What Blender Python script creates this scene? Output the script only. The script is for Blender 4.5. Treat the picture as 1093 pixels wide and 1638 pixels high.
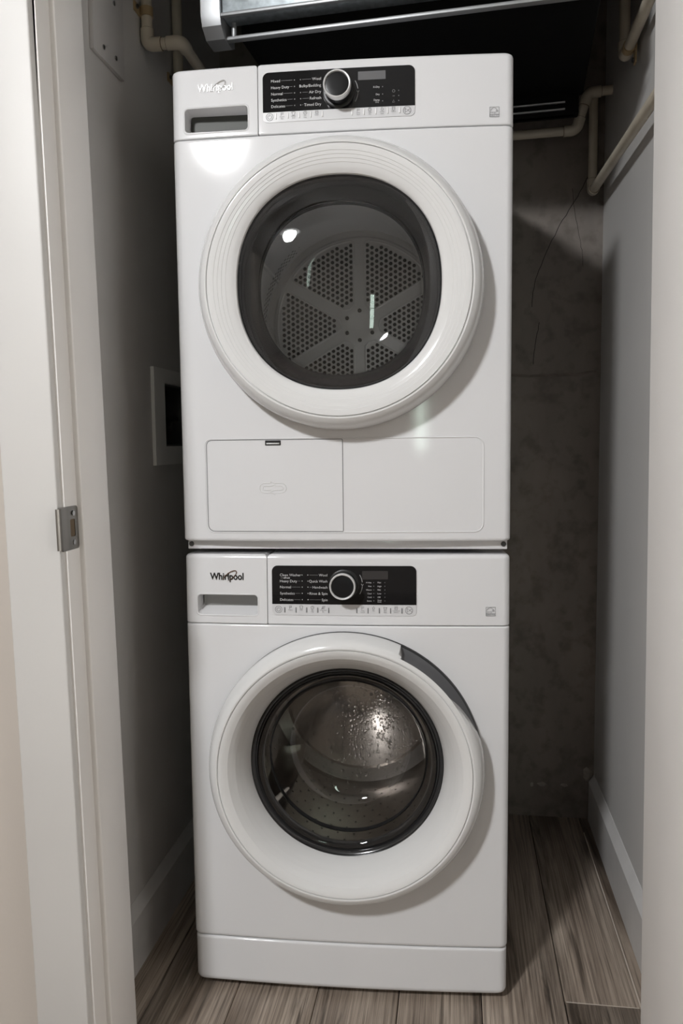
import bpy, bmesh, math, random
from mathutils import Vector, Matrix
PI = math.pi
for o in list(bpy.data.objects): bpy.data.objects.remove(o)
scene = bpy.context.scene
C = scene.collection
random.seed(7)

# ------------------------------------------------------------------ camera
CAM = Vector((0.2010, -1.4193, 1.0486)); YAW, PITCH, ROLL = -0.14328, -0.08751, -0.01107
fw = Vector((math.sin(YAW)*math.cos(PITCH), math.cos(YAW)*math.cos(PITCH), math.sin(PITCH)))
r0 = Vector((math.cos(YAW), -math.sin(YAW), 0)); u0 = r0.cross(fw)
rr = r0*math.cos(ROLL)+u0*math.sin(ROLL); uu = -r0*math.sin(ROLL)+u0*math.cos(ROLL)
cd = bpy.data.cameras.new('camera'); cd.sensor_width = 36; cd.lens = 28.0; cd.clip_start = .02
co = bpy.data.objects.new('camera', cd); C.objects.link(co)
co.matrix_world = Matrix(((rr.x, uu.x, -fw.x, CAM.x), (rr.y, uu.y, -fw.y, CAM.y), (rr.z, uu.z, -fw.z, CAM.z), (0, 0, 0, 1)))
scene.camera = co

# ------------------------------------------------------------------ world, light, exposure
w = bpy.data.worlds.new('world'); scene.world = w; w.use_nodes = True
w.node_tree.nodes['Background'].inputs[0].default_value = (.75, .85, 1, 1)
w.node_tree.nodes['Background'].inputs[1].default_value = .3
scene.view_settings.view_transform = 'Standard'; scene.view_settings.look = 'None'
scene.view_settings.gamma = 1; scene.view_settings.use_curve_mapping = False
scene.view_settings.exposure = 0.25
LAMP = Vector((-.82, -2.20, 2.45)); LAMP_R = .125; LAMP_L = 282    # hall ceiling lamp: centre, radius, radiance
CEIL = 2.85

# ------------------------------------------------------------------ materials
def mat(name, col, rough=.5, metal=0, noise=None, bump=None, coat=0, spec=.5, emit=None):
    """noise=(scale, amount, detail, stretch xyz); bump=(scale, strength)"""
    m = bpy.data.materials.new(name); m.use_nodes = True
    nt = m.node_tree; N = nt.nodes; b = N['Principled BSDF']
    b.inputs['Base Color'].default_value = (*col, 1); b.inputs['Roughness'].default_value = rough
    b.inputs['Metallic'].default_value = metal; b.inputs['Specular IOR Level'].default_value = spec
    b.inputs['Coat Weight'].default_value = coat; b.inputs['Coat Roughness'].default_value = .04
    if emit: b.inputs['Emission Color'].default_value = (*emit[0], 1); b.inputs['Emission Strength'].default_value = emit[1]
    if noise or bump:
        tc = N.new('ShaderNodeTexCoord'); mp = N.new('ShaderNodeMapping'); nt.links.new(tc.outputs['Object'], mp.inputs[0])
    if noise:
        sc, am, de, st = noise; mp.inputs['Scale'].default_value = st
        n = N.new('ShaderNodeTexNoise'); n.inputs['Scale'].default_value = sc; n.inputs['Detail'].default_value = de
        nt.links.new(mp.outputs[0], n.inputs['Vector'])
        r = N.new('ShaderNodeValToRGB'); r.color_ramp.elements[0].position = .3; r.color_ramp.elements[1].position = .7
        r.color_ramp.elements[0].color = (*[max(0, c*(1-am)) for c in col], 1); r.color_ramp.elements[1].color = (*[min(1, c*(1+am)) for c in col], 1)
        nt.links.new(n.outputs['Fac'], r.inputs[0]); nt.links.new(r.outputs[0], b.inputs['Base Color'])
    if bump:
        n2 = N.new('ShaderNodeTexNoise'); n2.inputs['Scale'].default_value = bump[0]; n2.inputs['Detail'].default_value = 3
        nt.links.new(tc.outputs['Object'], n2.inputs['Vector'])
        bp = N.new('ShaderNodeBump'); bp.inputs['Strength'].default_value = bump[1]; bp.inputs['Distance'].default_value = .002
        nt.links.new(n2.outputs['Fac'], bp.inputs['Height']); nt.links.new(bp.outputs[0], b.inputs['Normal'])
    return m
def glass_mat(name, tint, gloss=(1, 1, 1), rough=0.0, base=.0):
    m = bpy.data.materials.new(name); m.use_nodes = True; nt = m.node_tree; N = nt.nodes
    N.remove(N['Principled BSDF']); out = N['Material Output']
    t = N.new('ShaderNodeBsdfTransparent'); t.inputs[0].default_value = (*tint, 1)
    g = N.new('ShaderNodeBsdfGlossy'); g.inputs[0].default_value = (*gloss, 1); g.inputs['Roughness'].default_value = rough
    lw = N.new('ShaderNodeLayerWeight'); lw.inputs['Blend'].default_value = .5
    pw = N.new('ShaderNodeMath'); pw.operation = 'POWER'; pw.inputs[1].default_value = 5; nt.links.new(lw.outputs['Facing'], pw.inputs[0])
    f = N.new('ShaderNodeMath'); f.operation = 'MULTIPLY_ADD'; f.inputs[1].default_value = .93; f.inputs[2].default_value = .055; nt.links.new(pw.outputs[0], f.inputs[0])
    mx = N.new('ShaderNodeMixShader'); nt.links.new(f.outputs[0], mx.inputs[0]); nt.links.new(t.outputs[0], mx.inputs[1]); nt.links.new(g.outputs[0], mx.inputs[2])
    nt.links.new(mx.outputs[0], out.inputs[0]); return m

M = {}
M['enamel'] = mat('white_enamel', (.80, .80, .81), .07)
M['plastic'] = mat('white_plastic', (.80, .80, .81), .085)
M['door_white'] = mat('door_white_plastic', (.78, .78, .775), .12)
M['button_strip'] = mat('button_strip_grey_white', (.70, .70, .71), .25)
M['panel_black'] = mat('gloss_black_panel', (.008, .008, .009), .05)
M['lcd'] = mat('lcd_grey', (.16, .16, .165), .15)
M['lcd_dark'] = mat('lcd_dark_grey', (.045, .042, .042), .15)
M['black'] = mat('black_plastic', (.012, .012, .012), .38)
M['knob_black'] = mat('satin_black_knob', (.012, .012, .013), .28, spec=.22)
M['trim_black'] = mat('dark_door_trim', (.018, .018, .019), .18, coat=.3)
M['liner_dark'] = mat('dark_pocket_liner', (.055, .058, .050), .5)  # dryer pocket: shading of the open cavity as a colour
M['liner_light'] = mat('grey_pocket_liner', (.33, .33, .32), .5)  # washer pocket: lighter shading as a colour
M['grip_grey'] = mat('dark_grey_grip', (.10, .10, .105), .4)
M['rubber'] = mat('dark_rubber', (.03, .03, .032), .55)
M['chrome'] = mat('satin_silver', (.80, .80, .80), .28, metal=.35)
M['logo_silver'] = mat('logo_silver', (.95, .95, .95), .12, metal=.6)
M['logo_dark'] = mat('logo_dark_chrome', (.035, .033, .033), .2, metal=.5)  # same chrome as the dryer logo, its dark reflection put into the colour
M['logo_bronze'] = mat('logo_bronze_ring', (.25, .15, .09), .2, metal=.7)  # chrome ring too, warm reflection put into the colour
M['print_white'] = mat('white_print', (.62, .62, .62), .5)
M['print_dim'] = mat('dim_print', (.30, .30, .30), .5)
M['print_grey'] = mat('grey_print', (.22, .22, .23), .5)
M['print_light'] = mat('light_raised_print', (.92, .92, .92), .3)
M['emboss'] = mat('embossed_white', (.76, .76, .76), .3)
M['steel'] = mat('drum_stainless_steel', (.60, .57, .54), .26, metal=1, bump=(60, .15))
M['dryer_metal'] = mat('dryer_drum_metal', (.80, .80, .79), .45, metal=.15)
M['hole'] = mat('hole_black', (.006, .006, .006), .7)
M['glass'] = glass_mat('door_glass', (.97, .97, .97))
M['glass_in'] = glass_mat('inner_door_glass', (.93, .93, .93), gloss=(.4, .4, .4))
M['glass_w'] = glass_mat('washer_door_glass', (.72, .72, .72))
M['water'] = bpy.data.materials.new('water_drop'); M['water'].use_nodes = True
_b = M['water'].node_tree.nodes['Principled BSDF']; _b.inputs['Base Color'].default_value = (.95, .95, .95, 1); _b.inputs['Transmission Weight'].default_value = 1; _b.inputs['Roughness'].default_value = .02; _b.inputs['IOR'].default_value = 1.33
M['screw'] = mat('screw_metal', (.45, .45, .45), .35, metal=1)
M['screw_dark'] = mat('dark_screw', (.10, .10, .10), .4, metal=.8)
M['brushed'] = mat('brushed_nickel', (.22, .21, .195), .36, metal=1, noise=(40, .15, 3, (1, 1, .05)))
M['gap_brown'] = mat('latch_hole_brown', (.12, .085, .05), .8)
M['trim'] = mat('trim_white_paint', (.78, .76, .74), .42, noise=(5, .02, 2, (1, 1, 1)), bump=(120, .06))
M['casing'] = mat('casing_satin_paint', (.60, .59, .575), .5, noise=(5, .02, 2, (1, 1, 1)), bump=(120, .06))  # darker copy of the trim paint, weaker light put into its colour
M['return_face'] = mat('return_white_paint', (.86, .84, .82), .5, noise=(4, .02, 2, (1, 1, 1)), bump=(120, .06))  # lighter paint copy, brighter light on this face put into its colour
M['wall'] = mat('hall_wall_paint', (.52, .475, .43), .6, bump=(150, .08))
M['closet_wall'] = mat('closet_grey_paint', (.66, .65, .635), .55, noise=(3, .03, 3, (1, 1, 1)), bump=(150, .08))
M['baseboard'] = mat('baseboard_paint', (.68, .67, .66), .4, noise=(12, .05, 3, (1, 1, 1)))
M['ceiling'] = mat('ceiling_paint', (.42, .42, .41), .8)
M['pvc'] = mat('cpvc_beige', (.66, .60, .49), .35, noise=(14, .08, 2, (1, 1, 1)))
M['clamp'] = mat('tan_clamp', (.42, .31, .17), .45)
M['glue'] = mat('glue_line_brown', (.14, .09, .04), .5)
M['glue_light'] = mat('white_pipe_edge', (.75, .70, .55), .4)
M['duct_black'] = mat('black_insulation', (.006, .006, .006), .8, bump=(90, .3), spec=.08)
M['galv'] = mat('galvanized_steel', (.36, .40, .42), .42, metal=.7, noise=(70, .25, 4, (1, 1, 1)))
M['galv_plain'] = mat('plain_galvanized_steel', (.42, .43, .44), .45, metal=.7)
M['box_white'] = mat('outlet_box_plastic', (.85, .85, .83), .45)
M['box_dark'] = mat('outlet_box_inside', (.10, .10, .10), .6)
M['plate_grey'] = mat('painted_access_plate', (.60, .59, .58), .4)
M['lamp_glass'] = mat('lamp_opal_glass', (.9, .9, .9), .4, emit=((.985, .99, 1), LAMP_L))
M['side_window_light'] = mat('daylight_side_pane', (.9, .95, .95), .3, emit=((1, .97, .93), 4))  # glow of the added fill light
M['lamp_shade'] = mat('grey_lamp_shade', (.20, .20, .20), .5)
M['window_light'] = mat('daylight_pane', (.9, .95, .92), .3, emit=((.80, 1, .88), 7))

def concrete():
    m = bpy.data.materials.new('dark_concrete'); m.use_nodes = True; nt = m.node_tree; N = nt.nodes; L = nt.links; b = N['Principled BSDF']
    tc = N.new('ShaderNodeTexCoord')
    n1 = N.new('ShaderNodeTexNoise'); n1.inputs['Scale'].default_value = 2.2; n1.inputs['Detail'].default_value = 6; n1.inputs['Roughness'].default_value = .65
    n2 = N.new('ShaderNodeTexNoise'); n2.inputs['Scale'].default_value = 26; n2.inputs['Detail'].default_value = 6
    mp = N.new('ShaderNodeMapping'); mp.inputs['Scale'].default_value = (1, 1, .45); L.new(tc.outputs['Object'], mp.inputs[0]); L.new(mp.outputs[0], n1.inputs['Vector'])
    L.new(tc.outputs['Object'], n2.inputs['Vector'])
    r1 = N.new('ShaderNodeValToRGB'); e = r1.color_ramp.elements
    e[0].position = .30; e[0].color = (.17, .150, .132, 1); e[1].position = .72; e[1].color = (.35, .30, .258, 1)
    k = r1.color_ramp.elements.new(.52); k.color = (.25, .218, .19, 1)
    L.new(n1.outputs['Fac'], r1.inputs[0])
    r2 = N.new('ShaderNodeValToRGB'); r2.color_ramp.elements[0].position = .32; r2.color_ramp.elements[0].color = (.62, .60, .58, 1); r2.color_ramp.elements[1].position = .50; r2.color_ramp.elements[1].color = (1, 1, 1, 1)
    L.new(n2.outputs['Fac'], r2.inputs[0])
    mx = N.new('ShaderNodeMixRGB'); mx.blend_type = 'MULTIPLY'; mx.inputs[0].default_value = .7; L.new(r1.outputs[0], mx.inputs[1]); L.new(r2.outputs[0], mx.inputs[2])
    L.new(mx.outputs[0], b.inputs['Base Color'])
    b.inputs['Roughness'].default_value = .62
    bp = N.new('ShaderNodeBump'); bp.inputs['Strength'].default_value = .35; bp.inputs['Distance'].default_value = .004; L.new(n2.outputs['Fac'], bp.inputs['Height']); L.new(bp.outputs[0], b.inputs['Normal'])
    return m
M['concrete'] = concrete()
M['concrete_line'] = mat('concrete_ridge', (.20, .17, .15), .7, noise=(30, .3, 4, (1, 1, 1)))
M['crack'] = mat('concrete_crack', (.02, .018, .016), .9)
M['plaster'] = mat('plaster_dab', (.33, .30, .26), .8, noise=(50, .2, 3, (1, 1, 1)))

def wood(i):
    m = bpy.data.materials.new('weathered_wood_plank'); m.use_nodes = True; nt = m.node_tree; N = nt.nodes; L = nt.links; b = N['Principled BSDF']
    tc = N.new('ShaderNodeTexCoord'); oi = N.new('ShaderNodeObjectInfo')
    add = N.new('ShaderNodeVectorMath'); add.operation = 'ADD'; L.new(tc.outputs['Object'], add.inputs[0])
    sc = N.new('ShaderNodeVectorMath'); sc.operation = 'SCALE'; sc.inputs['Scale'].default_value = 37.0
    cb = N.new('ShaderNodeCombineXYZ'); L.new(oi.outputs['Random'], cb.inputs[0]); L.new(oi.outputs['Random'], cb.inputs[1]); L.new(cb.outputs[0], sc.inputs[0]); L.new(sc.outputs[0], add.inputs[1])
    def nz(scale, st, det=6, rough=.6, dist=0):
        mp = N.new('ShaderNodeMapping'); mp.inputs['Scale'].default_value = st; L.new(add.outputs[0], mp.inputs[0])
        n = N.new('ShaderNodeTexNoise'); n.inputs['Scale'].default_value = scale; n.inputs['Detail'].default_value = det; n.inputs['Roughness'].default_value = rough; n.inputs['Distortion'].default_value = dist
        L.new(mp.outputs[0], n.inputs['Vector']); return n
    grain = nz(120, (1.8, .022, 1), 5, .7); broad = nz(9, (1.5, .16, 1), 4, .6, .6); dark = nz(14, (1.7, .11, 1), 5, .6, 1.2)
    r = N.new('ShaderNodeValToRGB'); e = r.color_ramp.elements
    e[0].position = .30; e[0].color = (.17, .13, .10, 1); e[1].position = .70; e[1].color = (.54, .455, .375, 1)
    k = e.new(.5); k.color = (.36, .295, .238, 1)
    L.new(broad.outputs['Fac'], r.inputs[0])
    r2 = N.new('ShaderNodeValToRGB'); r2.color_ramp.elements[0].position = .34; r2.color_ramp.elements[0].color = (.22, .20, .19, 1); r2.color_ramp.elements[1].position = .58; r2.color_ramp.elements[1].color = (1, 1, 1, 1)
    L.new(grain.outputs['Fac'], r2.inputs[0])
    r3 = N.new('ShaderNodeValToRGB'); r3.color_ramp.elements[0].position = .33; r3.color_ramp.elements[0].color = (.13, .115, .105, 1); r3.color_ramp.elements[1].position = .46; r3.color_ramp.elements[1].color = (1, 1, 1, 1)
    L.new(dark.outputs['Fac'], r3.inputs[0])
    m1 = N.new('ShaderNodeMixRGB'); m1.blend_type = 'MULTIPLY'; m1.inputs[0].default_value = .85; L.new(r.outputs[0], m1.inputs[1]); L.new(r2.outputs[0], m1.inputs[2])
    m2 = N.new('ShaderNodeMixRGB'); m2.blend_type = 'MULTIPLY'; m2.inputs[0].default_value = .85; L.new(m1.outputs[0], m2.inputs[1]); L.new(r3.outputs[0], m2.inputs[2])
    L.new(m2.outputs[0], b.inputs['Base Color']); b.inputs['Roughness'].default_value = .45
    bp = N.new('ShaderNodeBump'); bp.inputs['Strength'].default_value = .25; bp.inputs['Distance'].default_value = .001; L.new(grain.outputs['Fac'], bp.inputs['Height']); L.new(bp.outputs[0], b.inputs['Normal'])
    return m
M['wood'] = wood(0)
M['seam_light'] = mat('pale_floor_seam', (.60, .53, .46), .5)

# ------------------------------------------------------------------ helpers
def obj(name, bm, m, parent=None, sharp=40, smooth=True, wn=False):
    me = bpy.data.meshes.new(name)
    bmesh.ops.recalc_face_normals(bm, faces=bm.faces)
    bm.to_mesh(me); bm.free()
    if m: me.materials.append(M[m])
    if smooth:
        me.polygons.foreach_set('use_smooth', [True]*len(me.polygons)); me.set_sharp_from_angle(angle=math.radians(sharp))
    o = bpy.data.objects.new(name, me); C.objects.link(o)
    if wn and smooth: md = o.modifiers.new('weighted_normals', 'WEIGHTED_NORMAL'); md.keep_sharp = True
    if parent: o.parent = parent
    return o
def tag(o, label=None, cat=None, group=None, kind=None):
    if label: o['label'] = label
    if cat: o['category'] = cat
    if group: o['group'] = group
    if kind: o['kind'] = kind
    return o
def empty(name, loc=(0, 0, 0), rz=0):
    o = bpy.data.objects.new(name, None); C.objects.link(o); o.location = loc; o.rotation_euler = (0, 0, rz); o.empty_display_size = .1
    return o
def box(bm, x0, x1, y0, y1, z0, z1, bev=0, seg=2):
    vs = [bm.verts.new((x, y, z)) for x in (x0, x1) for y in (y0, y1) for z in (z0, z1)]
    fs = [bm.faces.new([vs[i] for i in f]) for f in ((0, 1, 3, 2), (4, 6, 7, 5), (0, 4, 5, 1), (2, 3, 7, 6), (0, 2, 6, 4), (1, 5, 7, 3))]
    if bev:
        es = list({e for f in fs for e in f.edges})
        bmesh.ops.bevel(bm, geom=es, offset=bev, segments=seg, affect='EDGES', profile=.5)
    return bm
def bx(*a, **k): return box(bmesh.new(), *a, **k)
def loft(bm, rings, cap=True, closed=True):
    R = [[bm.verts.new(p) for p in ring] for ring in rings]
    n = len(R[0])
    for a, b in zip(R, R[1:]):
        for i in range(n if closed else n-1):
            j = (i+1) % n; bm.faces.new((a[i], a[j], b[j], b[i]))
    if cap: bm.faces.new(R[0]); bm.faces.new(R[-1])
    return bm
def lathe(prof, seg=96, cx=0, cz=0, mod=None, close=False, bm=None):
    """revolve (r,y) around the y axis through (cx,cz); mod(theta,k,r,y)->(r,y)"""
    bm = bm or bmesh.new(); rings = []
    for k, (r, y) in enumerate(prof):
        ring = []
        for i in range(seg):
            t = 2*PI*i/seg; r2, y2 = mod(t, k, r, y) if mod else (r, y)
            ring.append((cx+r2*math.cos(t), y2, cz+r2*math.sin(t)))
        rings.append(ring)
    if close: rings.append(rings[0])
    R = [[bm.verts.new(p) for p in ring] for ring in (rings[:-1] if close else rings)]
    if close: R.append(R[0])
    for a, b in zip(R, R[1:]):
        for i in range(seg):
            j = (i+1) % seg; bm.faces.new((a[i], a[j], b[j], b[i]))
    return bm
def disc_cap(prof, **k): return lathe(list(prof)+[(1e-5, prof[-1][1])], **k)
def tube(bm, pts, r, seg=14, caps=True, closed=False):
    pts = [Vector(p) for p in pts]; n = len(pts); rs = r if isinstance(r, (list, tuple)) else [r]*n
    tang = []
    for i in range(n):
        a = pts[(i-1) % n] if (closed or i) else pts[0]; b = pts[(i+1) % n] if (closed or i < n-1) else pts[-1]
        tang.append((b-a).normalized())
    ref = Vector((0, 0, 1)) if abs(tang[0].z) < .9 else Vector((1, 0, 0))
    u = tang[0].cross(ref).normalized(); rings = []
    for i in range(n):
        u = (u-tang[i]*u.dot(tang[i])).normalized(); v = tang[i].cross(u)
        rings.append([pts[i]+(u*math.cos(2*PI*k/seg)+v*math.sin(2*PI*k/seg))*rs[i] for k in range(seg)])
    if closed: rings.append(rings[0])
    R = [[bm.verts.new(p) for p in ring] for ring in (rings[:-1] if closed else rings)]
    if closed: R.append(R[0])
    for a, b in zip(R, R[1:]):
        for i in range(seg):
            j = (i+1) % seg; bm.faces.new((a[i], a[j], b[j], b[i]))
    if caps and not closed: bm.faces.new(R[0]); bm.faces.new(R[-1])
    return bm
def round_path(pts, rad, n=7):
    pts = [Vector(p) for p in pts]; out = [pts[0]]
    for i in range(1, len(pts)-1):
        a, b, c = pts[i-1], pts[i], pts[i+1]; d1 = (a-b).normalized(); d2 = (c-b).normalized()
        L = min(rad, (a-b).length*.49, (c-b).length*.49); p, q = b+d1*L, b+d2*L
        for k in range(n+1):
            t = k/n; out.append(p*(1-t)**2+b*2*t*(1-t)+q*t*t)
    out.append(pts[-1]); return out
def rrect(x0, x1, z0, z1, r, n=6):
    """rounded rectangle outline (x,z); r single or (bl,br,tr,tl)"""
    rs = r if isinstance(r, (list, tuple)) else (r,)*4; out = []
    for (cx, cz, a0, q) in ((x0+rs[0], z0+rs[0], PI, rs[0]), (x1-rs[1], z0+rs[1], 1.5*PI, rs[1]), (x1-rs[2], z1-rs[2], 0, rs[2]), (x0+rs[3], z1-rs[3], .5*PI, rs[3])):
        for k in range(n+1):
            t = a0+.5*PI*k/n; out.append((cx+q*math.cos(t), cz+q*math.sin(t)))
    return out
def dense(pts, step=.008, closed=True):
    out = []; n = len(pts)
    for i in range(n if closed else n-1):
        a, b = pts[i], pts[(i+1) % n]; k = max(1, int(math.hypot(b[0]-a[0], b[1]-a[1])/step))
        for j in range(k): out.append((a[0]+(b[0]-a[0])*j/k, a[1]+(b[1]-a[1])*j/k))
    if not closed: out.append(pts[-1])
    return out
def boolean(o, cutter_bm, solver='EXACT'):
    me = bpy.data.meshes.new('cut'); bmesh.ops.recalc_face_normals(cutter_bm, faces=cutter_bm.faces); cutter_bm.to_mesh(me); cutter_bm.free()
    c = bpy.data.objects.new('cut', me); C.objects.link(c)
    par = o.parent; o.parent = None; bpy.context.view_layer.update()
    md = o.modifiers.new('b', 'BOOLEAN'); md.object = c; md.operation = 'DIFFERENCE'; md.solver = solver
    dg = bpy.context.evaluated_depsgraph_get(); nm = bpy.data.meshes.new_from_object(o.evaluated_get(dg)); 
    o.modifiers.clear(); o.parent = par; old = o.data; o.data = nm; nm.name = o.name
    bpy.data.objects.remove(c); bpy.data.meshes.remove(me); bpy.data.meshes.remove(old)
    nm.polygons.foreach_set('use_smooth', [True]*len(nm.polygons)); nm.set_sharp_from_angle(angle=math.radians(40))
    md = o.modifiers.new('weighted_normals', 'WEIGHTED_NORMAL'); md.keep_sharp = True
    return o
def text_mesh(s, bold=0.0, ext=0.0):
    cu = bpy.data.curves.new('t', 'FONT'); cu.body = s; cu.size = 1; cu.offset = bold; cu.extrude = ext; cu.resolution_u = 3; cu.space_character = 1.0
    t = bpy.data.objects.new('t', cu); C.objects.link(t)
    dg = bpy.context.evaluated_depsgraph_get(); me = bpy.data.meshes.new_from_object(t.evaluated_get(dg))
    bpy.data.objects.remove(t); bpy.data.curves.remove(cu); return me

# ------------------------------------------------------------------ room shell
XL, XR, YB = -.440, .579, .785          # closet walls
YF, YI = -.334, -.200                    # hall-side and closet-side faces of the front wall
OPEN_TOP = 2.06
HXL, HXR, HYB = -2.6, 2.2, -6.0         # hall
def struct(name, bm, m, parent=None, **k):
    o = obj(name, bm, m, parent, **k)
    if not parent: o['kind'] = 'structure'
    return o
floor = struct('floor', bx(HXL, HXR, HYB, YB, -.06, -.010), 'crack')
seams = [-2.54, -2.385, -2.23, -2.075, -1.92, -1.765, -1.61, -1.455, -1.30, -1.145, -.99, -.835, -.68, -.525, -.37, -.215, -.060, .095, .250, .404, .541, .69, .845, 1.0, 1.155, 1.31, 1.465, 1.62, 1.775, 1.93, 2.085]
xs = [HXL]+seams+[HXR]
pm = {}
for i, (a, b) in enumerate(zip(xs, xs[1:])):
    ends = {20: [.03], 21: [-.5], 19: [-.42], 18: [-.30], 17: [-.58], 16: [-.25], 15: [-.47], 14: [-.33]}.get(i, [random.uniform(-.6, .6)])
    y = ends[0]; cuts = [YB]
    cuts = sorted({YB, HYB, *[yy for yy in (y, y-1.22, y-2.44, y-3.66, y-4.88, y-6.1) if HYB+.1 < yy < YB-.05]})
    for c0, c1 in zip(cuts, cuts[1:]):
        g = .0009
        key = (round(b-a, 4), round(c1-c0, 4))
        if key not in pm:
            hx, hy = (b-a)/2-g, (c1-c0)/2-g
            o = obj('plank', bx(-hx, hx, -hy, hy, -.010, 0, bev=.0011, seg=1), 'wood', floor, sharp=60); pm[key] = o.data
        else:
            o = bpy.data.objects.new('plank', pm[key]); C.objects.link(o); o.parent = floor
        o.location = ((a+b)/2, (c0+c1)/2, 0)
obj('seam_strip', bx(.5402, .5428, -.12, .70, -.004, .0006), 'seam_light', floor)
obj('seam_strip', bx(.407, .538, .0285, .0300, -.004, .0004), 'seam_light', floor)

wl = struct('wall_left', bx(XL-.10, XL, YI, YB, -.06, CEIL), 'closet_wall')
wr = struct('wall_right', bx(XR, XR+.10, YI, YB, -.06, CEIL), 'closet_wall')
wb = struct('wall_back', bx(HXL, HXR, YB, YB+.12, -.06, CEIL), 'concrete')
struct('ceiling', bx(HXL, HXR, HYB, YB, CEIL, CEIL+.08), 'ceiling')
# front wall of the closet (three boxes: left, right return, header)
JX = -.3565                               # left jamb face (at mid height)
bm = bmesh.new(); box(bm, HXL, JX-.020, YF, YI, 0, CEIL); box(bm, JX-.020, .62, YF, YI, OPEN_TOP+.02, CEIL); box(bm, .615, HXR, YF, YI, 0, CEIL)
struct('wall_front', bm, 'wall')
struct('wall_hall_left', bx(HXL-.1, HXL, HYB, YF, -.06, CEIL), 'wall')
SY0, SY1, SZ0, SZ1 = -1.75, -.65, .55, 2.15      # opening for an invented side window, added as fill light
bm = bmesh.new(); box(bm, HXR, HXR+.1, HYB, SY0, -.06, CEIL); box(bm, HXR, HXR+.1, SY1, YF, -.06, CEIL); box(bm, HXR, HXR+.1, SY0, SY1, -.06, SZ0); box(bm, HXR, HXR+.1, SY0, SY1, SZ1, CEIL)
struct('wall_hall_right', bm, 'wall')
w2 = empty('window_2', (HXR, (SY0+SY1)/2, SZ0)); w2['kind'] = 'structure'
hy, hz = (SY1-SY0)/2, SZ1-SZ0; bm = bmesh.new()
for a in ((-hy, -hy+.05, 0, hz), (hy-.05, hy, 0, hz), (-.025, .025, 0, hz), (-hy, hy, 0, .05), (-hy, hy, hz-.05, hz)): box(bm, .01, .08, a[0], a[1], a[2], a[3])
obj('window_frame', bm, 'trim', w2)  # frame of the added fill window
for a, b in ((-hy+.05, -.025), (.025, hy-.05)): obj('pane', bx(.050, .055, a, b, .05, hz-.05), 'side_window_light', w2)  # glowing panes of the added fill window
# hall back wall with a tall narrow window
WX0, WX1, WZ0, WZ1 = .69, .88, .95, 2.15
bm = bmesh.new(); box(bm, HXL-.1, WX0, HYB-.1, HYB, -.06, CEIL); box(bm, WX1, HXR+.1, HYB-.1, HYB, -.06, CEIL); box(bm, WX0, WX1, HYB-.1, HYB, -.06, WZ0); box(bm, WX0, WX1, HYB-.1, HYB, WZ1, CEIL)
struct('wall_hall_back', bm, 'wall')
wn = empty('window_1', ((WX0+WX1)/2, HYB, WZ0)); wn['kind'] = 'structure'
hw = (WX1-WX0)/2; hh = WZ1-WZ0
bm = bmesh.new()
for a in ((-hw, -hw+.02, 0, hh), (hw-.02, hw, 0, hh), (-hw, hw, 0, .02), (-hw, hw, hh-.02, hh), (-hw, hw, hh*.62-.012, hh*.62+.012)): box(bm, a[0], a[1], -.08, -.01, a[2], a[3])
obj('window_frame', bm, 'trim', wn)
obj('pane', bx(-hw+.02, hw-.02, -.055, -.050, .02, hh*.62-.012), 'window_light', wn)
obj('pane', bx(-hw+.02, hw-.02, -.055, -.050, hh*.62+.012, hh-.02), 'window_light', wn)

# lean: the frame boards of this opening are slightly out of plumb
def lean(o, k, z0=.85):
    for v in o.data.vertices: v.co.x += k*(v.co.z-z0)
    return o
def board_stack(x0, x1, y0, y1, bev, z1=OPEN_TOP): return bx(x0, x1, y0, y1, 0, z1, bev=bev, seg=3)
KL = -.0185
lean(struct('trim_1', bx(JX-.008-.083, JX-.008, YF-.014, YF+.006, 0, OPEN_TOP+.07, bev=.0025, seg=3), 'casing'), KL)       # left casing
lean(struct('trim_2', bx(JX-.022, JX-.0035, YF, YI, 0, OPEN_TOP, bev=.0015, seg=2), 'trim'), KL)                     # left jamb
lean(struct('trim_3', bx(JX-.006, JX+.0045, -.296, YI-.002, 0, OPEN_TOP, bev=.003, seg=3), 'trim'), KL)              # door stop
struct('trim_4', bx(JX-.03, .62, YF, YI, OPEN_TOP, OPEN_TOP+.02, bev=.002), 'trim')                                    # head jamb
struct('trim_5', bx(JX-.09, .62, YF-.018, YF, OPEN_TOP+.005, OPEN_TOP+.075, bev=.0025), 'trim')                        # head casing
lean(struct('trim_6', bx(.4800, .625, -.50, YI-.005, 0, OPEN_TOP+.0, bev=.003, seg=3), 'return_face'), -.0075)               # right return face
def base_prof(side):
    # (distance from wall, z)
    return [(0, 0), (.0155, 0), (.0155, .110), (.0012, .1310), (0, .1315)]
def baseboard(name, x, sgn, y0, y1):
    P = base_prof(0); bm = bmesh.new()
    loft(bm, [[(x+sgn*d, y, z) for d, z in P] for y in (y0, y1)]); return struct(name, bm, 'baseboard', sharp=20)
baseboard('baseboard_left', XL, 1, YI, YB)
baseboard('baseboard_right', XR, -1, YI, YB-.012)
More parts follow.
